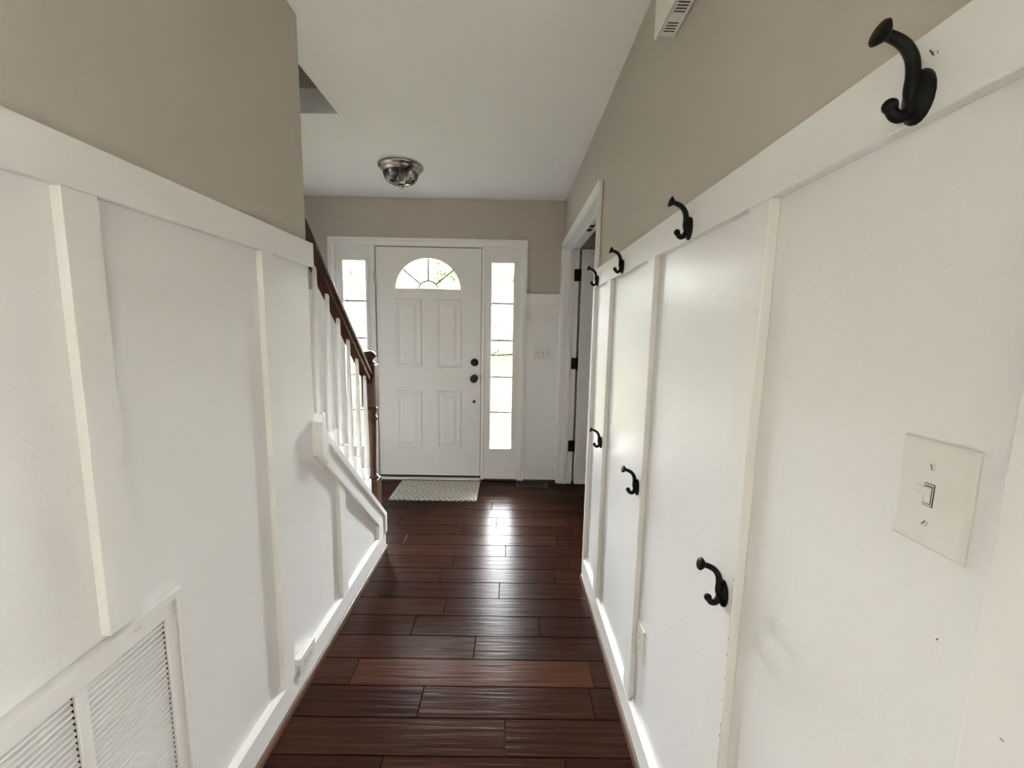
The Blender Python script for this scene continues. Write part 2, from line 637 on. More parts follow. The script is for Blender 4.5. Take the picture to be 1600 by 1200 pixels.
for a, b in ((0, 39), (39, 90), (90, 141), (141, 180)):
    fan_pane(a, b, HUB, FR)
bm = bmesh.new()
add_prism(bm, [(FX + HUB * math.cos(math.radians(t)), FZ + HUB * .86 * math.sin(math.radians(t))) for t in range(0, 181, 12)], 'Y', D + .016, D + .020)
finish('pane', bm, 'pane', rim)

# hardware
ls = lathe('deadbolt', [(.034, 0), (.034, .006), (.031, .012), (.020, .016), (.019, .024), (.010, .026)], -.313, 1.076, 'blackmetal', door, 24, 'Y', D + .004)
for v in ls.data.vertices:
    v.co.y = 2 * .004 - v.co.y if False else v.co.y
ls.data.transform(Matrix.Translation((0, .004, 0)) @ Matrix.Scale(-1, 4, (0, 1, 0)) @ Matrix.Translation((0, -.004, 0)))
box('thumb_turn', -.317, -.309, D - .034, D - .022, 1.056, 1.096, 'blackmetal', ls, .002)
kn = lathe('door_knob', [(.033, 0), (.033, .005), (.028, .009), (.013, .012), (.012, .032), (.022, .038), (.031, .050), (.034, .062), (.031, .074), (.020, .082), (.004, .084)],
           -.314, .935, 'blackmetal', door, 28, 'Y', D + .004)
kn.data.transform(Matrix.Translation((0, .004, 0)) @ Matrix.Scale(-1, 4, (0, 1, 0)) @ Matrix.Translation((0, -.004, 0)))
pl = lathe('lock_plug', [(.0125, 0), (.0125, .004), (.009, .006)], -.314, .724, 'blackmetal', door, 16, 'Y', D + .004)
pl.data.transform(Matrix.Translation((0, .004, 0)) @ Matrix.Scale(-1, 4, (0, 1, 0)) @ Matrix.Translation((0, -.004, 0)))
box('strike_plate', -.2575, -.2525, D - .013, D + .02, .895, .975, 'blackmetal', door)
for z in (1.80, 1.06, .31):
    h = box('hinge', -1.186, -1.171, D - .014, D + .006, z - .05, z + .05, 'steel', door, .001)
    bm = bmesh.new()
    add_tube(bm, [(-1.1725, D - .014, z - .052), (-1.1725, D - .014, z + .052)], .0055, 8)
    finish('hinge_pin', bm, 'steel', h)
box('door_sweep', DX0, DX1, D + .006, D + .04, .0145, .032, 'dark', door)
box('weatherstrip', DX0 - .006, DX0 - .0006, D + .008, D + .04, .0145, 2.061, 'dark', door)
box('weatherstrip', DX1 + .0006, DX1 + .005, D + .008, D + .04, .0145, 2.061, 'dark', door)
box('weatherstrip', DX0, DX1, D + .008, D + .04, 2.0556, 2.0618, 'dark', door)


# ------------------------------------------------------------------ sidelights
def sidelight(name, x0, x1, px0, px1, label):
    wv = struct(empty(name, ((x0 + x1) / 2, D, 0)), label, 'window')
    z0, z1 = .296, 1.935
    plate_with_holes('sidelight_panel', rect(px0, px1, -.005, 2.062), [rect(x0 - .010, x1 + .010, z0 - .010, z1 + .010)], D + .004, D + .046, 'door', wv)
    box('bottom_rail', px0, px1, D - .012, D + .004, .0, .085, 'white', wv, .004)
    plate_with_holes('lite_frame', rect(x0 - .024, x1 + .024, z0 - .024, z1 + .024), [rect(x0, x1, z0, z1)], D - .006, D + .012, 'door', wv)
    zb = [z0, .630, .949, 1.273, 1.594, z1]
    for z in zb[1:-1]:
        box('caming_bar', x0, x1, D + .006, D + .016, z - .007, z + .007, 'lead', wv)
    cx = (x0 + x1) / 2
    for k in range(5):
        za, zt = zb[k] + .006, zb[k + 1] - .006
        p = box('pane', x0, x1, D + .016, D + .020, za if k else z0, zt if k < 4 else z1, 'bevelled', wv)
        h = zt - za
        lines = []
        if k % 2 == 0:      # braided teardrops
            zc_ = lambda f: za + h * f
            for s in (-1, 1):
                lines.append(curve_pts([(cx, 0, zc_(.93)), (cx + s * .028, 0, zc_(.84)), (cx + s * .034, 0, zc_(.72)), (cx + s * .012, 0, zc_(.54)), (cx - s * .012, 0, zc_(.42)),
                                        (cx - s * .046, 0, zc_(.26)), (cx - s * .036, 0, zc_(.08))], 5))
                lines.append(curve_pts([(cx + s * .030, 0, zc_(.74)), (cx + s * .052, 0, zc_(.62)), (cx + s * .040, 0, zc_(.48)), (cx + s * .026, 0, zc_(.40)), (cx + s * .052, 0, zc_(.30)), (cx + s * .050, 0, zc_(.16)), (cx, 0, zc_(.12)) if False else (cx + s * .030, 0, zc_(.07))], 5))
                lines.append(curve_pts([(cx, 0, zc_(.30)), (cx + s * .016, 0, zc_(.20)), (cx + s * .032, 0, zc_(.06))], 5))
        else:               # diamond on a stem
            zd = za + h * .40
            r_ = .022
            for s in (-1, 1):
                lines.append([Vector((cx, 0, zd + r_ * 1.25)), Vector((cx + s * r_, 0, zd))])
                lines.append([Vector((cx, 0, zd - r_ * 1.25)), Vector((cx + s * r_, 0, zd))])
                lines.append([Vector((cx + s * r_, 0, zd)), Vector((cx + s * .055, 0, zd))])
                lines.append([Vector((cx, 0, za + h * .82)), Vector((cx + s * .022, 0, za + h * .91))])
            lines.append([Vector((cx, 0, zd + r_ * 1.25)), Vector((cx, 0, za + h * .82))])
            lines.append([Vector((cx, 0, zd - r_ * 1.25)), Vector((cx, 0, za + h * .07))])
        bm = bmesh.new()
        for ln in lines:
            add_tube(bm, [(q.x, D + .0145, q.z) for q in ln], .0022, 4)
        finish('came_pattern', bm, 'came', p)
    return wv


sidelight('window_1', -1.450, -1.257, -1.515, -1.206, 'narrow leaded-glass sidelight window left of the front door, behind the handrail')
sidelight('window_2', -.168, .022, -.224, .081, 'narrow leaded-glass sidelight window right of the front door')

# ================================================================== LEFT WALL
wl = struct(boxes('wall_left', [(XLI, XLW - .003, YN, YL, 0, ZC)], 'taupe'), 'taupe left hall wall above white board-and-batten wainscot', 'wall')
KN = 2.46            # knee wall's plumb end
cap_z = lambda y: .996 - .898 * (y - 1.604)


def left_panel(y0, y1, z0=.10, z1=ZR0 + .01):
    box('wainscot_panel', XLW - .003, XLW, y0, y1, z0, z1, 'panel', wl)


left_panel(YN, .7325); left_panel(.7325, 1.300); left_panel(1.300, YL)
box('chair_rail', XLW, XL, YN, YL + .012, ZR0, ZR1, 'white', wl, .0015)
box('batten', XLW, XL, .7325, .7975, .762, ZR0, 'white', wl, .0012)
box('batten', XLW, XL, 1.300, 1.364, .107, ZR0, 'white', wl, .0012)

# knee wall under the balustrade
kw = struct(empty('wall_stair_knee', (XLW, YL, 0)), 'low sloping white knee wall below the stair balusters', 'wall')
prism('wall_core', [(YL + .0005, 0), (2.415, 0), (2.415, cap_z(2.415) - .03), (YL + .0005, cap_z(YL) - .03)], 'X', XLI, XLW - .003, 'white', kw)
prism('wainscot_panel', [(YL + .0005, .1), (KN - .02, .1), (KN - .02, cap_z(KN) - .02), (YL + .0005, cap_z(YL) - .03)], 'X', XLW - .0028, XLW, 'panel', kw)
TT = .0315           # apron thickness
prism('sloped_apron', [(1.604, .852), (1.604, .996), (KN, cap_z(KN)), (KN, .107), (2.335, .107), (2.335, .852 - .898 * (2.335 - 1.604))], 'X', XLW, XL, 'white', kw, .001)
prism('apron_end_block', [(1.604, .852), (1.604, .990), (1.66, .990 - .898 * .056), (1.66, .852 - .898 * .056)], 'X', XL - .001, XLW + .0415, 'white', kw, .003)
# stepped cap moulding following the slope and the plumb end
prism('cap_moulding', [(1.645, .996 - .898 * .041), (KN, cap_z(KN)), (KN, .107), (KN - .028, .107), (KN - .028, cap_z(KN) - .012), (1.645, .996 - .898 * .041 - .042)], 'X', XL, XL + .011, 'white', kw, .002)
prism('apron_lower_bead', [(1.645, .852 - .898 * .041 + .020), (2.335, .852 - .898 * .731 + .020), (2.335, .852 - .898 * .731 - .001), (1.645, .852 - .898 * .041 - .001)], 'X', XL, XL + .006, 'white', kw, .002)
prism('cap_board', [(1.63, cap_z(1.63) - .028), (1.63, cap_z(1.63) - .002), (2.415, cap_z(2.415) - .002), (2.415, cap_z(2.415) - .028)], 'X', XLI - .01, XLW, 'white', kw, .0015)
prism('batten', [(1.800, .107), (1.866, .107), (1.866, .852 - .898 * .262), (1.800, .852 - .898 * .196)], 'X', XLW, XL, 'white', kw, .0012)


# baseboards and shoe mouldings
def base_run(name, side, y0, y1, label):
    s = 1 if side == 'left' else -1
    xw = XLW if side == 'left' else XRW
    o = prism(name, [(xw, .0), (xw + s * .019, .0), (xw + s * .019, .106), (xw + s * .007, .119), (xw, .119)], 'Y', y0, y1, 'white')
    struct(o, label, 'baseboard')
    n = 6
    q = [(xw + s * .019, 0)] + [(xw + s * (.019 + .0135 * math.cos(math.pi / 2 * k / n)), .020 * math.sin(math.pi / 2 * k / n)) for k in range(n + 1)]
    prism('shoe_moulding', q, 'Y', y0, y1, 'shoe', o)
    return o


base_run('baseboard_left', 'left', YN, KN - .0, 'white baseboard with brown shoe moulding along the left hall wall')
base_run('baseboard_right', 'right', YN, 2.168, 'white baseboard with brown shoe moulding along the right hall wall')

# ================================================================== RIGHT WALL
OY0, OY1, OZ = 2.236, 3.606, 2.056      # double-door opening
TW = .57                                # far face of right wall
wr = struct(boxes('wall_right', [(XRW + .003, TW, YN, OY0 - .012, 0, ZC), (XRW + .003, TW, OY1 + .012, D, 0, ZC), (XRW + .003, TW, OY0 - .012, OY1 + .012, OZ + .018, ZC)], 'taupe'),
            'taupe right hall wall above white board-and-batten wainscot', 'wall')
box('chair_rail', XR, XRW, YN, 2.170, ZR0, ZR1, 'white', wr, .0015)
for a, b in ((YN, .342), (.342, .72), (.72, 1.275), (1.275, 1.825), (1.825, 2.175)):
    box('wainscot_panel', XRW, XRW + .003, a, b, .1, ZR0 + .01, 'panel', wr)
for a, b in ((.255, .342), (.72, .784), (1.275, 1.340), (1.825, 1.890)):
    box('batten', XR, XRW, a, b, .107, ZR0, 'white', wr, .0015)

# doorway casing and jambs
dc = struct(empty('trim_2', (XRW, 2.92, 0)), 'white moulded casing of the double doorway at right', 'door casing')
cp2 = casing_profile(.062, .0195)
prism('casing_leg', [(XRW - t, OY0 - .006 - a) for a, t in cp2], 'Z', 0, OZ + .006, 'white', dc)
prism('casing_leg', [(XRW - t, OY1 + .006 + a) for a, t in cp2], 'Z', 0, OZ + .006, 'white', dc)
bm = bmesh.new()
add_prism(bm, [(XRW - t, OZ + .004 + a * .84) for a, t in cp2], 'Y', OY0 - .068, OY1 + .068)
finish('casing_head', bm, 'white', dc)
box('jamb', XRW - .002, TW + .004, OY0 - .012, OY0, 0, OZ, 'white', dc)
box('jamb', XRW - .002, TW + .004, OY1, OY1 + .012, 0, OZ, 'white', dc)
box('jamb', XRW - .002, TW + .004, OY0 - .012, OY1 + .012, OZ, OZ + .016, 'white', dc)
box('door_stop', .495, .528, OY1 - .011, OY1, 0, OZ - .011, 'white', dc, .002)
box('door_stop', .495, .528, OY0, OY1, OZ - .011, OZ, 'white', dc, .002)
for y in (2.80, 2.90):
    box('ball_catch', .503, .535, y - .025, y + .025, OZ - .0165, OZ - .0112, 'black', dc, .001)
for z in (1.838, 1.088, .35):
    box('hinge_leaf', .534, TW + .006, OY1 - .0045, OY1 - .0004, z - .05, z + .05, 'black', dc, .001)
# far leaf of the pair, swung open into the next room
d2 = struct(empty('door_2', (TW, OY1 - .03, 0)), 'grey-white interior door leaf standing open into the dark side room', 'door')
plate_with_holes('leaf', rect(TW + .022, TW + .70, .012, OZ - .012), [], OY1 - .040, OY1 - .004, 'door', d2)
for z0, z1 in ((.24, .85), (1.0, 1.9)):
    bm = bmesh.new()
    rings = []
    for ins, h in [(0, 0), (.01, .004), (.03, .004), (.045, .0005)]:
        rings.append([bm.verts.new((x, OY1 - .040 - h, z)) for x, z in rect(TW + .13 + ins, TW + .60 - ins, z0 + ins, z1 - ins)])
    for a, b in zip(rings, rings[1:]):
        for k in range(4):
            bm.faces.new((a[k], a[(k + 1) % 4], b[(k + 1) % 4], b[k]))
    bm.faces.new(rings[-1])
    finish('door_panel', bm, 'door', d2)
for z in (1.838, 1.088, .35):
    bm = bmesh.new()
    add_tube(bm, [(TW + .012, OY1 - .010, z - .051), (TW + .012, OY1 - .010, z + .051)], .0068, 10)
    finish('hinge_pin', bm, 'black', d2)

# side room shell
struct(boxes('wall_side_room', [(2.5, 2.6, 1.2, D + .4, 0, ZC), (TW, 2.6, 1.1, 1.2, 0, ZC), (TW, 2.6, D + .15, D + .25, 0, ZC)], 'taupe'), 'dim walls of the side room beyond the open door', 'wall')

# ================================================================== REAR ROOM (behind the camera: lets the daylight in)
struct(boxes('wall_rear', [(-3.6, 3.4, YRR - .15, YRR, 0, ZC), (-3.6, -3.45, YRR, YN, 0, ZC),
                           (3.25, 3.4, YRR, -5.1, 0, ZC), (3.25, 3.4, -3.0, YN, 0, ZC), (3.25, 3.4, -5.1, -3.0, 0, .2), (3.25, 3.4, -5.1, -3.0, 2.3, ZC),
                           (-3.6, XLI, YN, YN + .1, 0, ZC), (TW, 3.4, YN, YN + .1, 0, ZC)], 'cream'), 'cream walls of the living room behind the viewer', 'wall')
win3 = struct(empty('window_3', (3.3, -4.05, .2)), 'tall double window of the living room behind the viewer', 'window')
for y0 in (-5.1, -4.05):
    for n_, b_ in (('sash_stile', (3.30, 3.34, y0, y0 + .05, .2, 2.3)), ('sash_stile', (3.30, 3.34, y0 + 1.0, y0 + 1.05, .2, 2.3)),
                   ('sash_rail', (3.30, 3.34, y0 + .05, y0 + 1.0, .2, .26)), ('sash_rail', (3.30, 3.34, y0 + .05, y0 + 1.0, 2.24, 2.3)), ('sash_rail', (3.30, 3.34, y0 + .05, y0 + 1.0, 1.23, 1.27))):
        box(n_, *b_, 'white', win3)
    box('pane', 3.318, 3.322, y0 + .05, y0 + 1.0, .26, 2.24, 'pane', win3)

# ================================================================== OUTSIDE
struct(box('ground_porch', -3.2, 2.2, D + .15, D + 1.6, -.2, -.05, 'concrete'), 'pale concrete porch outside the front door', 'porch')
struct(box('ground_patio', -60, 60, -60, 2.0, -.5, -.1, 'concrete'), 'pale concrete patio behind the house', 'patio')
struct(box('ground_lawn', -60, 60, D + .15, 80, -.5, -.21, 'grass'), 'bright lawn beyond the sidelight glass', 'lawn')


# ================================================================== STAIRS
st = struct(empty('staircase', ((XF + XLI) / 2, 2.4, 0)), 'dark wooden staircase rising behind the left hall wall', 'staircase')
RISE, RUN = .195, .217
for k in range(1, 13):
    y = 2.50 - RUN * (k - 1)
    box('riser', XF + .004, XLI - .012, y - .018, y, RISE * (k - 1), RISE * k - .025, 'white', st)
    box('tread', XF + .004, XLI - .012, y - RUN - .018, y + .022, RISE * k - .025, RISE * k, 'tread', st, .004)

# newel post
NX, NY = -.831, 2.462
nw = tag(empty('newel_post', (NX, NY, 0)), 'brown turned newel post with ball cap at the foot of the stairs', 'newel post')
h = .0415
box('base_block', NX - h, NX + h, NY - h, NY + h, 0, .448, 'newel', nw, .003)
lathe('turned_shaft', [(.036, .446), (.040, .455), (.036, .462), (.027, .475), (.024, .50), (.0245, .56), (.029, .70), (.031, .78), (.030, .805), (.036, .812), (.040, .822), (.036, .832),
                       (.032, .842), (.033, .862), (.040, .872), (.041, .882), (.036, .895)], NX, NY, 'newel', nw, 28)
box('upper_block', NX - h, NX + h, NY - h, NY + h, .893, 1.148, 'newel', nw, .004)
lathe('ball_cap', [(.037, 1.147), (.037, 1.156), (.030, 1.162), (.022, 1.168), (.021, 1.178), (.028, 1.184), (.038, 1.192), (.041, 1.200), (.038, 1.210), (.028, 1.220), (.014, 1.227), (.003, 1.229)],
      NX, NY, 'newel', nw, 28)

# handrail: profile swept along the slope
HX = -.831
HS = .918
hz = lambda y: 1.588 - HS * (y - 1.818)        # underside height at y
hr = tag(empty('handrail', (HX, 2.42, hz(2.42))), 'dark brown wooden handrail sloping down to the newel post', 'handrail')
prof = [(-.022, 0), (.022, 0), (.024, .010), (.021, .016), (.024, .022), (.030, .030), (.031, .042), (.027, .052), (.018, .060), (.008, .064),
        (-.008, .064), (-.018, .060), (-.027, .052), (-.031, .042), (-.030, .030), (-.024, .022), (-.021, .016), (-.024, .010)]
KV = math.sqrt(1 + HS * HS)
bm = bmesh.new()
ends = []
for y in (YL + .001, NY - h - .0005):
    ends.append([bm.verts.new((HX + a, y, hz(y) + b * KV)) for a, b in prof])
n = len(prof)
for k in range(n):
    bm.faces.new((ends[0][k], ends[0][(k + 1) % n], ends[1][(k + 1) % n], ends[1][k]))
bm.faces.new(ends[0]); bm.faces.new(ends[1][::-1])
finish('moulded_rail', bm, 'rail', hr)


# balusters
def make_baluster():
    b = empty('baluster', (0, 0, 0))
    q = .0185
    box('base_block', -q, q, -q, q, .0, .165, 'white', b, .002)
    lathe('turned_shaft', [(.0185, .163), (.0165, .168), (.013, .174), (.0125, .180), (.0150, .186), (.0165, .205), (.0165, .228), (.0150, .236), (.0125, .240), (.0165, .245), (.0165, .252),
                           (.0145, .258), (.0165, .275), (.0160, .36), (.0125, .55), (.0095, .74), (.0095, .80)], 0, 0, 'white', b, 16)
    return b


BL = ['white turned baluster standing against the end of the hall wall, highest on the slope', 'white turned baluster second down the slope from the hall wall',
      'white turned baluster third down the slope from the hall wall', 'white turned baluster third up the slope from the newel post',
      'white turned baluster second up the slope from the newel post', 'white turned baluster beside the newel post, lowest on the slope']
bal = make_baluster()
for i in range(6):
    y = 1.797 + .1142 * i
    o = bal if i == 0 else copy_tree(bal)
    tag(o, BL[i], 'baluster', 'balusters of the stair rail')
    zb_ = cap_z(y) - .003
    o.location = (HX, y, zb_)
    top = hz(y) + .008
    o.scale = (1, 1, (top - zb_) / .80)

# ================================================================== CEILING LIGHT
LX, LY = -.766, 2.99
la = tag(empty('ceiling_light', (LX, LY, ZC)), 'brushed nickel flush ceiling light with ribbed glass bowl', 'ceiling light')
lathe('canopy', [(.150, -.0005), (.152, -.006), (.149, -.013), (.140, -.020), (.134, -.023), (.132, -.030), (.126, -.038), (.119, -.042), (.117, -.047), (.111, -.047)],
      LX, LY, 'nickel', la, 48, 'Z', ZC)
bm = bmesh.new()
prof = [(.112, -.042), (.113, -.056), (.108, -.074), (.098, -.092), (.080, -.108), (.056, -.119), (.028, -.125), (.010, -.127)]
segs = 144
rings = []
for r, z in prof:
    rings.append([bm.verts.new((LX + r * (1 + (.035 if k % 2 else 0)) * math.cos(2 * math.pi * k / segs), LY + r * (1 + (.035 if k % 2 else 0)) * math.sin(2 * math.pi * k / segs), ZC + z)) for k in range(segs)])
for a, b in zip(rings, rings[1:]):
    for k in range(segs):
        bm.faces.new((a[k], a[(k + 1) % segs], b[(k + 1) % segs], b[k]))
finish('glass_bowl', bm, 'bowl', la)
lathe('bulb', [(.012, -.048), (.014, -.060), (.026, -.075), (.030, -.088), (.024, -.102), (.006, -.108)], LX, LY, 'plate', la, 20, 'Z', ZC)
lathe('finial', [(.006, -.124), (.018, -.127), (.021, -.132), (.015, -.138), (.010, -.142), (.012, -.146), (.008, -.152), (.003, -.157)], LX, LY, 'nickel', la, 20, 'Z', ZC)


# ================================================================== COAT HOOKS
def make_hook():
    hk = empty('coat_hook', (0, 0, 0))
    # local: +X into the wall, -X out of it
    bm = bmesh.new()
    rings = []
    for u, s in ((0, 1), (.0035, 1), (.0055, .9), (.0095, .55), (.0125, .34)):
        rings.append([bm.verts.new((-u, .0175 * s * math.cos(t), -.002 + (.027 * s) * math.sin(t))) for t in [2 * math.pi * k / 20 for k in range(20)]])
    for a, b in zip(rings, rings[1:]):
        for k in range(20):
            bm.faces.new((a[k], a[(k + 1) % 20], b[(k + 1) % 20], b[k]))
    bm.faces.new(rings[0]); bm.faces.new(rings[-1])
    finish('base_plate', bm, 'black', hk, True)
    bm = bmesh.new()
    c = [(.006, -.010), (.0105, .004), (.0105, .020), (.0135, .035), (.022, .047), (.034, .054), (.047, .058)]
    pts = curve_pts([(-u, 0, v) for u, v in c], 5)
    N = len(pts)
    add_tube(bm, pts, [.0072 - .0020 * i / (N - 1) for i in range(N)], 10)
    up_ = finish('upper_prong', bm, 'black', hk, True)
    d = (pts[-1] - pts[-3]).normalized()
    bm = bmesh.new()
    e = pts[-1]
    add_tube(bm, [e - d * .005, e - d * .001, e + d * .003, e + d * .0055, e + d * .0065], [.0055, .0095, .0125, .0115, .006], 14)
    finish('knob', bm, 'black', up_, True)
    bm = bmesh.new()
    c = [(.005, .002), (.0085, -.011), (.014, -.0195), (.021, -.0215), (.027, -.0175), (.0305, -.011)]
    pts = curve_pts([(-u, 0, v) for u, v in c], 5)
    N = len(pts)
    add_tube(bm, pts, [.0068 - .0012 * i / (N - 1) for i in range(N)], 10)
    e, d = pts[-1], (pts[-1] - pts[-2]).normalized()
    lo = finish('lower_prong', bm, 'black', hk, True)
    bm = bmesh.new()
    bmesh.ops.create_uvsphere(bm, u_segments=12, v_segments=8, radius=.0074, matrix=Matrix.Translation(e))
    finish('ball_tip', bm, 'black', lo, True)
    for z in (.0165, -.0205):
        bm = bmesh.new()
        add_lathe(bm, [(.0032, .0), (.0032, -.0062), (.002, -.0070)], .0, z, 10, 'X')
        finish('screw', bm, 'blackmetal', hk)
    return hk


HOOKS = [(.470, 1.613, 'black iron coat hook on the right rail, nearest and largest, above the light switch'),
         (1.035, 1.613, 'black iron coat hook on the right rail, second nearest, left of the tall batten'),
         (1.632, 1.613, 'black iron coat hook on the right rail, third nearest, between two battens'),
         (2.090, 1.613, 'black iron coat hook on the right rail, farthest, beside the doorway casing'),
         (.752, .860, 'black iron coat hook low on the nearest right batten'),
         (1.308, .860, 'black iron coat hook low on the middle right batten'),
         (1.858, .860, 'black iron coat hook low on the farthest right batten')]
hk0 = make_hook()
for i, (y, z, lab) in enumerate(HOOKS):
    o = hk0 if i == 0 else copy_tree(hk0)
    tag(o, lab, 'coat hook', 'coat hooks on the right wall')
    o.location = (XR - .0002, y, z)


# ================================================================== SWITCHES AND OUTLETS
def bevel_plate(name, axis_fn, a0, a1, b0, b1, t, parent, m='plate', ins=.004):
    bm = bmesh.new()
    rings = []
    for s, d in ((0, 0), (0, t * .35), (ins * .4, t * .85), (ins, t)):
        rings.append([bm.verts.new(axis_fn(a, b, d)) for a, b in rect(a0 + s, a1 - s, b0 + s, b1 - s)])
    for p, q in zip(rings, rings[1:]):
        for k in range(4):
            bm.faces.new((p[k], p[(k + 1) % 4], q[(k + 1) % 4], q[k]))
    bm.faces.new(rings[-1]); bm.faces.new(rings[0])
    return finish(name, bm, m, parent)


def ab_box(name, axis_fn, a0, a1, b0, b1, d0, d1, m, parent):
    bm = bmesh.new()
    v = [bm.verts.new(axis_fn(a, b, d)) for a in (a0, a1) for b in (b0, b1) for d in (d0, d1)]
    for q in ((0, 1, 3, 2), (4, 6, 7, 5), (0, 4, 5, 1), (2, 3, 7, 6), (0, 2, 6, 4), (1, 5, 7, 3)):
        bm.faces.new([v[i] for i in q])
    return finish(name, bm, m, parent)


def screw(axis_fn, a, b, t, parent, ang=.5, r=.0038):
    bm = bmesh.new()
    r0 = [bm.verts.new(axis_fn(a + r * math.cos(k * math.pi / 8), b + r * math.sin(k * math.pi / 8), t)) for k in range(16)]
    r1 = [bm.verts.new(axis_fn(a + r * .8 * math.cos(k * math.pi / 8), b + r * .8 * math.sin(k * math.pi / 8), t + .0014)) for k in range(16)]
    for k in range(16):
        bm.faces.new((r0[k], r0[(k + 1) % 16], r1[(k + 1) % 16], r1[k]))
    bm.faces.new(r1)
    s = finish('screw', bm, 'plate', parent)
    c, n_ = math.cos(ang), math.sin(ang)
    bm = bmesh.new()
    hw, hl = .0005, r * .8
    bm.faces.new([bm.verts.new(axis_fn(a + c * p - n_ * q, b + n_ * p + c * q, t + .0016)) for p, q in ((-hl, -hw), (hl, -hw), (hl, hw), (-hl, hw))])
    finish('screw_slot', bm, 'slot', s)


def toggle(axis_fn, a, b, t, parent, upward=True):
    f = ab_box('toggle_frame', axis_fn, a - .0052, a + .0052, b - .0122, b + .0122, t - .001, t + .0003, 'slot', parent)
    ab_box('toggle_well', axis_fn, a - .0044, a + .0044, b - .0114, b + .0114, t - .001, t + .0008, 'plate', f)
    ab_box('toggle_gap', axis_fn, a - .0036, a + .0036, b - .0098, b + .0098, t - .001, t + .0011, 'slot', f)
    ab_box('toggle_base', axis_fn, a - .0031, a + .0031, b - .0088, b + .0088, t - .001, t + .0016, 'plate', f)
    s = 1 if upward else -1
    bm = bmesh.new()
    q0 = [bm.verts.new(axis_fn(a + x, b + y, t)) for x, y in rect(-.0031, .0031, s * .0 - .003, s * .004 + .003)]
    q1 = [bm.verts.new(axis_fn(a + x, b + s * .0075 + y, t + .0125)) for x, y in rect(-.0026, .0026, -.0028, .0028)]
    q2 = [bm.verts.new(axis_fn(a + x, b + s * .0085 + y, t + .0140)) for x, y in rect(-.0014, .0014, -.0014, .0014)]
    for p, q in ((q0, q1), (q1, q2)):
        for k in range(4):
            bm.faces.new((p[k], p[(k + 1) % 4], q[(k + 1) % 4], q[k]))
    bm.faces.new(q2)
    finish('toggle_lever', bm, 'plate', parent)


right_fn = lambda a, b, d: (XRW - d, a, b)
left_fn = lambda a, b, d: (XL + d, a, b)
back_fn = lambda a, b, d: (a, D - .003 - d, b)

sw = tag(empty('light_switch', (XRW, .4125, 1.14)), 'white single toggle light switch on the right wall panel', 'light switch')
bevel_plate('cover_plate', right_fn, .375, .450, 1.140, 1.255, .0060, sw)
toggle(right_fn, .4135, 1.1975, .006, sw, True)
screw(right_fn, .4135, 1.2275, .006, sw, 1.2)
screw(right_fn, .4135, 1.1675, .006, sw, 2.2)

s3 = tag(empty('triple_light_switch', (.294, D, 1.117)), 'white three-gang toggle switch plate beside the right sidelight', 'light switch')
bevel_plate('cover_plate', back_fn, .210, .376, 1.118, 1.234, .006, s3)
for a in (.247, .293, .339):
    toggle(back_fn, a, 1.176, .006, s3, a < .3)
    screw(back_fn, a, 1.206, .006, s3, 1.57)
    screw(back_fn, a, 1.146, .006, s3, 1.57)


def receptacle(fn, a, b, t, parent, horiz=False):
    bm = bmesh.new()
    n_ = 20
    ol = []
    for k in range(n_):
        x, y = .0172 * math.cos(2 * math.pi * k / n_), .0172 * math.sin(2 * math.pi * k / n_)
        if horiz:
            x = max(-.0140, min(.0140, x))
        else:
            y = max(-.0140, min(.0140, y))
        ol.append((a + x, b + y))
    r0 = [bm.verts.new(fn(x, y, t)) for x, y in ol]
    r1 = [bm.verts.new(fn(x, y, t + .0012)) for x, y in ol]
    for k in range(n_):
        bm.faces.new((r0[k], r0[(k + 1) % n_], r1[(k + 1) % n_], r1[k]))
    bm.faces.new(r1)
    f = finish('receptacle_face', bm, 'plate', parent)
    for s in (-1, 1):
        if horiz:
            ab_box('receptacle_slot', fn, a - .001, a + .006, b + s * .0062 - .0009, b + s * .0062 + .0009, t, t + .0015, 'slot', f)
        else:
            ab_box('receptacle_slot', fn, a + s * .0062 - .0009, a + s * .0062 + .0009, b - .001, b + .006, t, t + .0015, 'slot', f)
    if horiz:
        ab_box('receptacle_slot', fn, a - .0095, a - .0050, b - .0022, b + .0022, t, t + .0015, 'slot', f)
    else:
        ab_box('receptacle_slot', fn, a - .0022, a + .0022, b - .0095, b - .0050, t, t + .0015, 'slot', f)


orr = tag(empty('wall_outlet', (XRW, 1.238, .300)), 'white duplex outlet low on the right wall beside the batten', 'outlet')
bevel_plate('cover_plate', right_fn, 1.203, 1.273, .303, .418, .006, orr)
for b in (.341, .380):
    receptacle(right_fn, 1.238, b, .006, orr)
screw(right_fn, 1.238, .3605, .006, orr, 1.2)

ol_ = tag(empty('baseboard_outlet', (XL, 1.44, .085)), 'white sideways outlet set over the left baseboard', 'outlet')
box('mounting_block', XLW + .0002, XL + .004, 1.386, 1.496, .1195, .146, 'plate', ol_, .002)
lf2 = lambda a, b, d: (XL + .004 + d, a, b)
bevel_plate('cover_plate', lf2, 1.383, 1.499, .084, .152, .006, ol_)
for a in (1.421, 1.461):
    receptacle(lf2, a, .118, .006, ol_, True)
screw(lf2, 1.441, .118, .006, ol_, .3)

# ================================================================== DOORBELL CHIME
ch = tag(empty('doorbell_chime', (XRW, 1.17, 2.185)), 'white slotted doorbell chime box high on the right wall', 'door chime')
box('housing', .400, XRW + .0025, 1.062, 1.283, 2.188, 2.335, 'plate', ch, .003)
box('front_cover', .391, .3995, 1.058, 1.287, 2.183, 2.340, 'plate', ch, .002)
for g in (1.258, 1.186, 1.114):
    for k in range(4):
        y = g - .0105 * k
        box('vent_slot', .408, .437, y - .0018, y + .0018, 2.1872, 2.1878, 'slot', ch)

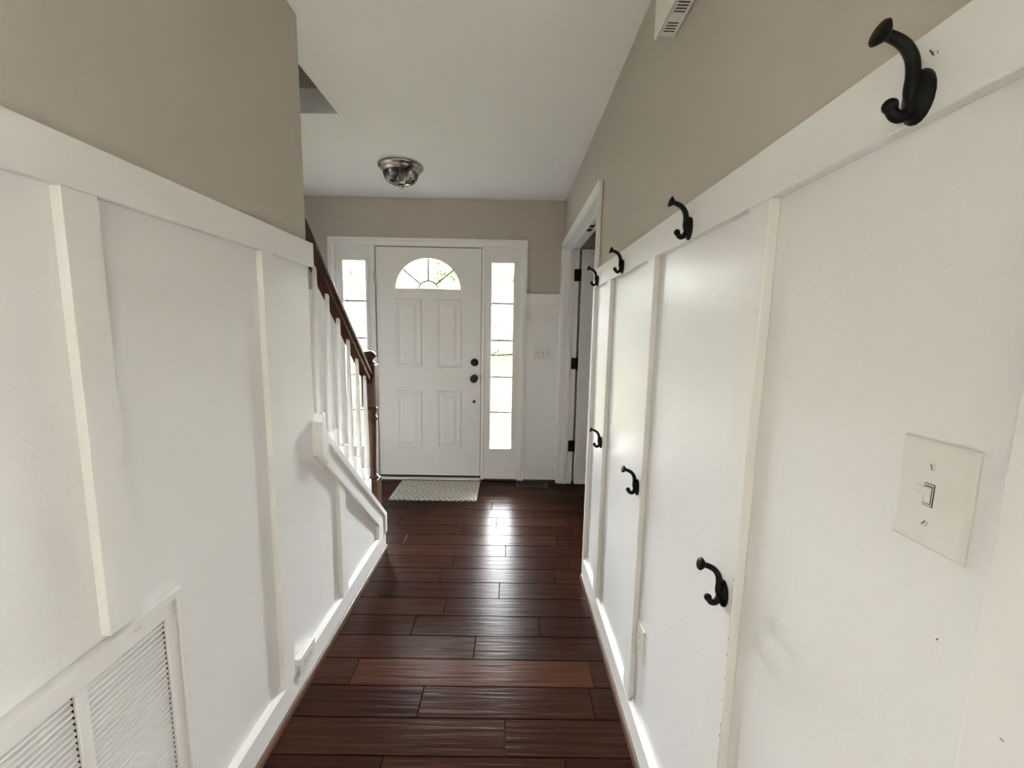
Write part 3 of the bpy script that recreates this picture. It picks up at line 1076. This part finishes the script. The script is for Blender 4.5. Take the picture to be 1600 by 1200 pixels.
# ================================================================== RETURN-AIR GRILLE
vg = tag(empty('return_air_grille', (XLW, .60, .13)), 'large white louvered return-air grille low on the left wall', 'air grille')
VY0, VY1, VZ0, VZ1 = .30, .906, .125, .752
bm = bmesh.new()
fr = .015
for b in ((XLW + .0005, XLW + .019, VY0, VY1, VZ1 - fr, VZ1), (XLW + .0005, XLW + .019, VY0, VY1, VZ0, VZ0 + fr),
          (XLW + .0005, XLW + .019, VY0, VY0 + fr, VZ0 + fr, VZ1 - fr), (XLW + .0005, XLW + .019, VY1 - fr, VY1, VZ0 + fr, VZ1 - fr)):
    add_box(bm, *b)
finish('outer_frame', bm, 'white', vg)
IY0, IY1, IZ0, IZ1 = VY0 + fr + .0015, VY1 - fr - .0015, VZ0 + fr + .0015, VZ1 - fr - .0025
fn_ = .030
box('top_rail', XLW + .008, XLW + .015, IY0, IY1, IZ1 - .032, IZ1, 'white', vg, .001)
box('bottom_rail', XLW + .008, XLW + .015, IY0, IY1, IZ0, IZ0 + .032, 'white', vg, .001)
box('side_rail', XLW + .008, XLW + .015, IY1 - fn_, IY1, IZ0 + .032, IZ1 - .032, 'white', vg, .001)
box('side_rail', XLW + .008, XLW + .015, IY0, IY0 + fn_, IZ0 + .032, IZ1 - .032, 'white', vg, .001)
cols = [(IY0 + fn_, .488), (.508, .664), (.686, IY1 - fn_)]
box('mullion', XLW + .008, XLW + .015, .488, .508, IZ0 + .032, IZ1 - .032, 'white', vg, .001)
box('mullion', XLW + .008, XLW + .015, .664, .686, IZ0 + .032, IZ1 - .032, 'white', vg, .001)
box('duct_back', XLW + .0003, XLW + .0010, IY0, IY1, IZ0, IZ1, 'dark', vg)
box('latch', XLW + .012, XLW + .019, .786, .798, IZ1 - .006, IZ1 + .006, 'plate', vg, .002)
for ca, cb_ in cols:
    me0 = None
    z = IZ1 - .038
    while z > IZ0 + .036:
        bm = bmesh.new()
        # blade leaning out and down
        add_prism(bm, [(XLW + .0012, z + .0040), (XLW + .0115, z - .0020), (XLW + .0115, z - .0058), (XLW + .0126, z - .0058), (XLW + .0126, z - .0008), (XLW + .0012, z + .0052)], 'Y', ca + .0005, cb_ - .0035)
        if me0 is None:
            o = finish('louver_slat', bm, 'white', vg)
            me0, zz = o.data, z
        else:
            bm.free()
            o = bpy.data.objects.new('louver_slat', me0)
            C.objects.link(o)
            o.parent = vg
            o.location = (0, 0, z - zz)
        z -= .0127

# ================================================================== FLOOR REGISTER, MAT
rg = tag(empty('floor_register', (.215, 3.56, 0)), 'black slotted floor register under the triple switch', 'floor vent')
bm = bmesh.new()
RX0, RX1, RY0, RY1 = .075, .355, 3.490, 3.628
for b in ((RX0, RX1, RY0, RY0 + .018, .0003, .005), (RX0, RX1, RY1 - .018, RY1, .0003, .005), (RX0, RX0 + .018, RY0 + .018, RY1 - .018, .0003, .005), (RX1 - .018, RX1, RY0 + .018, RY1 - .018, .0003, .005),
          ((RX0 + RX1) / 2 - .004, (RX0 + RX1) / 2 + .004, RY0 + .018, RY1 - .018, .0003, .005)):
    add_box(bm, *b)
finish('register_frame', bm, 'blackmetal', rg)
box('register_well', RX0 + .012, RX1 - .012, RY0 + .012, RY1 - .012, .0002, .0008, 'dark', rg)
for k in range(22):
    x = RX0 + .024 + k * (RX1 - RX0 - .048) / 21
    box('register_fin', x - .0016, x + .0016, RY0 + .018, RY1 - .018, .001, .0042, 'blackmetal', rg)

bm = bmesh.new()
nx, ny = 56, 36
MX0, MX1, MY0, MY1 = -.953, -.247, 3.178, 3.618
grid = {}
for i in range(nx + 1):
    for j in range(ny + 1):
        x, y = MX0 + (MX1 - MX0) * i / nx, MY0 + (MY1 - MY0) * j / ny
        e = min(i, j, nx - i, ny - j)
        z = .0085 if e > 0 else .0035
        z += .0009 * math.sin(i * 1.9) * math.cos(j * 1.3) * (1 if e > 0 else .4)
        wob = .002 * math.sin(i * .8) if j in (0,) else 0
        grid[i, j] = bm.verts.new((x, y + wob, z))
for i in range(nx):
    for j in range(ny):
        bm.faces.new((grid[i, j], grid[i + 1, j], grid[i + 1, j + 1], grid[i, j + 1]))
bed = [e for e in bm.edges if len(e.link_faces) == 1]
ex = bmesh.ops.extrude_edge_only(bm, edges=bed)
for g in ex['geom']:
    if isinstance(g, bmesh.types.BMVert):
        g.co.z = .0006
rug = finish('door_mat', bm, 'rug', None, True)
tag(rug, 'flat grey and cream diamond-pattern mat in front of the front door', 'door mat')


# ================================================================== TREE OUTSIDE
def tree(x, y, zc_, rx, rz, n_leaf, label):
    t = tag(empty('garden_tree', (x, y, -.21)), label, 'tree')
    lathe('trunk', [(.2, -.21), (.15, .5), (.12, zc_ - rz * .5), (.04, zc_ + rz * .3)], x, y, 'bark', t, 10)
    rnd = random.Random(int(x * 10 + y))
    bm = bmesh.new()
    for _ in range(n_leaf):
        u = Vector((rnd.gauss(0, 1), rnd.gauss(0, 1), rnd.gauss(0, 1))).normalized() * (rnd.random() ** .4)
        c = Vector((x + u.x * rx, y + u.y * rx, zc_ + u.z * rz))
        a = Vector((rnd.gauss(0, 1), rnd.gauss(0, 1), rnd.gauss(0, 1))).normalized()
        b = a.orthogonal().normalized()
        s = rnd.uniform(.06, .13)
        bm.faces.new([bm.verts.new(c + a * s), bm.verts.new(c + b * s * .5), bm.verts.new(c - a * s), bm.verts.new(c - b * s * .5)])
    f = finish('foliage', bm, 'leaf', t)
    f['kind'] = 'stuff'


tree(-2.05, 14.0, 3.25, .55, .45, 260, 'leafy garden tree beyond the lawn, glimpsed through the fanlight')


# added row of evergreens, hiding the bright low sky behind the door glass
def evergreen():
    t = empty('sky_screen_tree', (0, 0, -.21))
    bm = bmesh.new()
    bmesh.ops.create_icosphere(bm, subdivisions=4, radius=1)
    rnd = random.Random(3)
    ph = [rnd.uniform(0, 6) for _ in range(6)]
    for v in bm.verts:
        c = v.co.copy()
        k = 1 + .10 * math.sin(7 * c.x + ph[0]) * math.sin(6 * c.z + ph[1]) + .07 * math.sin(13 * c.y + ph[2] + 5 * c.z) + .05 * math.sin(21 * c.x + 17 * c.z + ph[3])
        rad = 2.4 * (min(1, 1.6 * math.sqrt(max(0, 1 - c.z * c.z))) if c.z > 0 or c.z < -.985 else 1)
        hyp = max(.05, math.hypot(c.x, c.y))
        v.co = Vector((c.x / hyp * k * rad, c.y / hyp * k * rad, 3.17 + c.z * 3.4 * (1 + .25 * (k - 1) * (c.z > 0))))
    finish('foliage', bm, 'evergreen', t, True)
    lathe('trunk', [(.25, -.21), (.2, .6), (.12, 3)], 0, 0, 'bark', t, 10)
    return t


ev = evergreen()
for i in range(14):
    o = ev if i == 0 else copy_tree(ev)
    tag(o, 'added evergreen of the row screening the low sky beyond the front-door glass', 'tree', 'added evergreens screening the low sky')
    back_row = i % 2
    o.location = (-26 + 3.0 * i, 28 + 6.6 * back_row, -.21)
    o.rotation_euler = (0, 0, random.uniform(0, 6.28))
    sc = 1.0 + .17 * back_row + random.uniform(-.03, .03)
    o.scale = (1, 1, sc)

# small scuffs and paint chips on the right wall
def scuff(face_x, y, z, dy, dz, ang=0.):
    bm = bmesh.new()
    c, n_ = math.cos(ang), math.sin(ang)
    pts = [(-1, -.2), (-.3, -1), (.6, -.6), (1, .3), (.2, 1), (-.7, .7)]
    add_prism(bm, [(y + c * p * dy - n_ * q * dz, z + n_ * p * dy + c * q * dz) for p, q in pts], 'X', face_x - .0003, face_x - .00005)
    finish('paint_chip', bm, 'scuff', wr)


rs = random.Random(11)
for (y, z, dy, dz, a) in ((.4625, 1.6490, .0011, .0042, -.5), (.4655, 1.6530, .0007, .0022, -.3), (.4570, 1.6470, .0005, .0016, .2)):
    scuff(XR, y, z, dy, dz, a)
for k in range(7):
    scuff(XR, .484 - .004 * k + rs.uniform(-.001, .001), 1.5935 + .0015 * k + rs.uniform(-.001, .001), rs.uniform(.0008, .0022), .0004, .5)
scuff(XRW, .3895, 1.052, .0007, .0020, .4)
scuff(XR, .312, 1.020, .0018, .0005, .1)
for k in range(9):
    scuff(XR, .7228, .92 - .045 * k + rs.uniform(-.015, .015), .0008, rs.uniform(.0012, .004))
for k in range(9):
    scuff(XR, 1.279, .79 - .014 * k + rs.uniform(-.004, .004), .0007, rs.uniform(.001, .003))
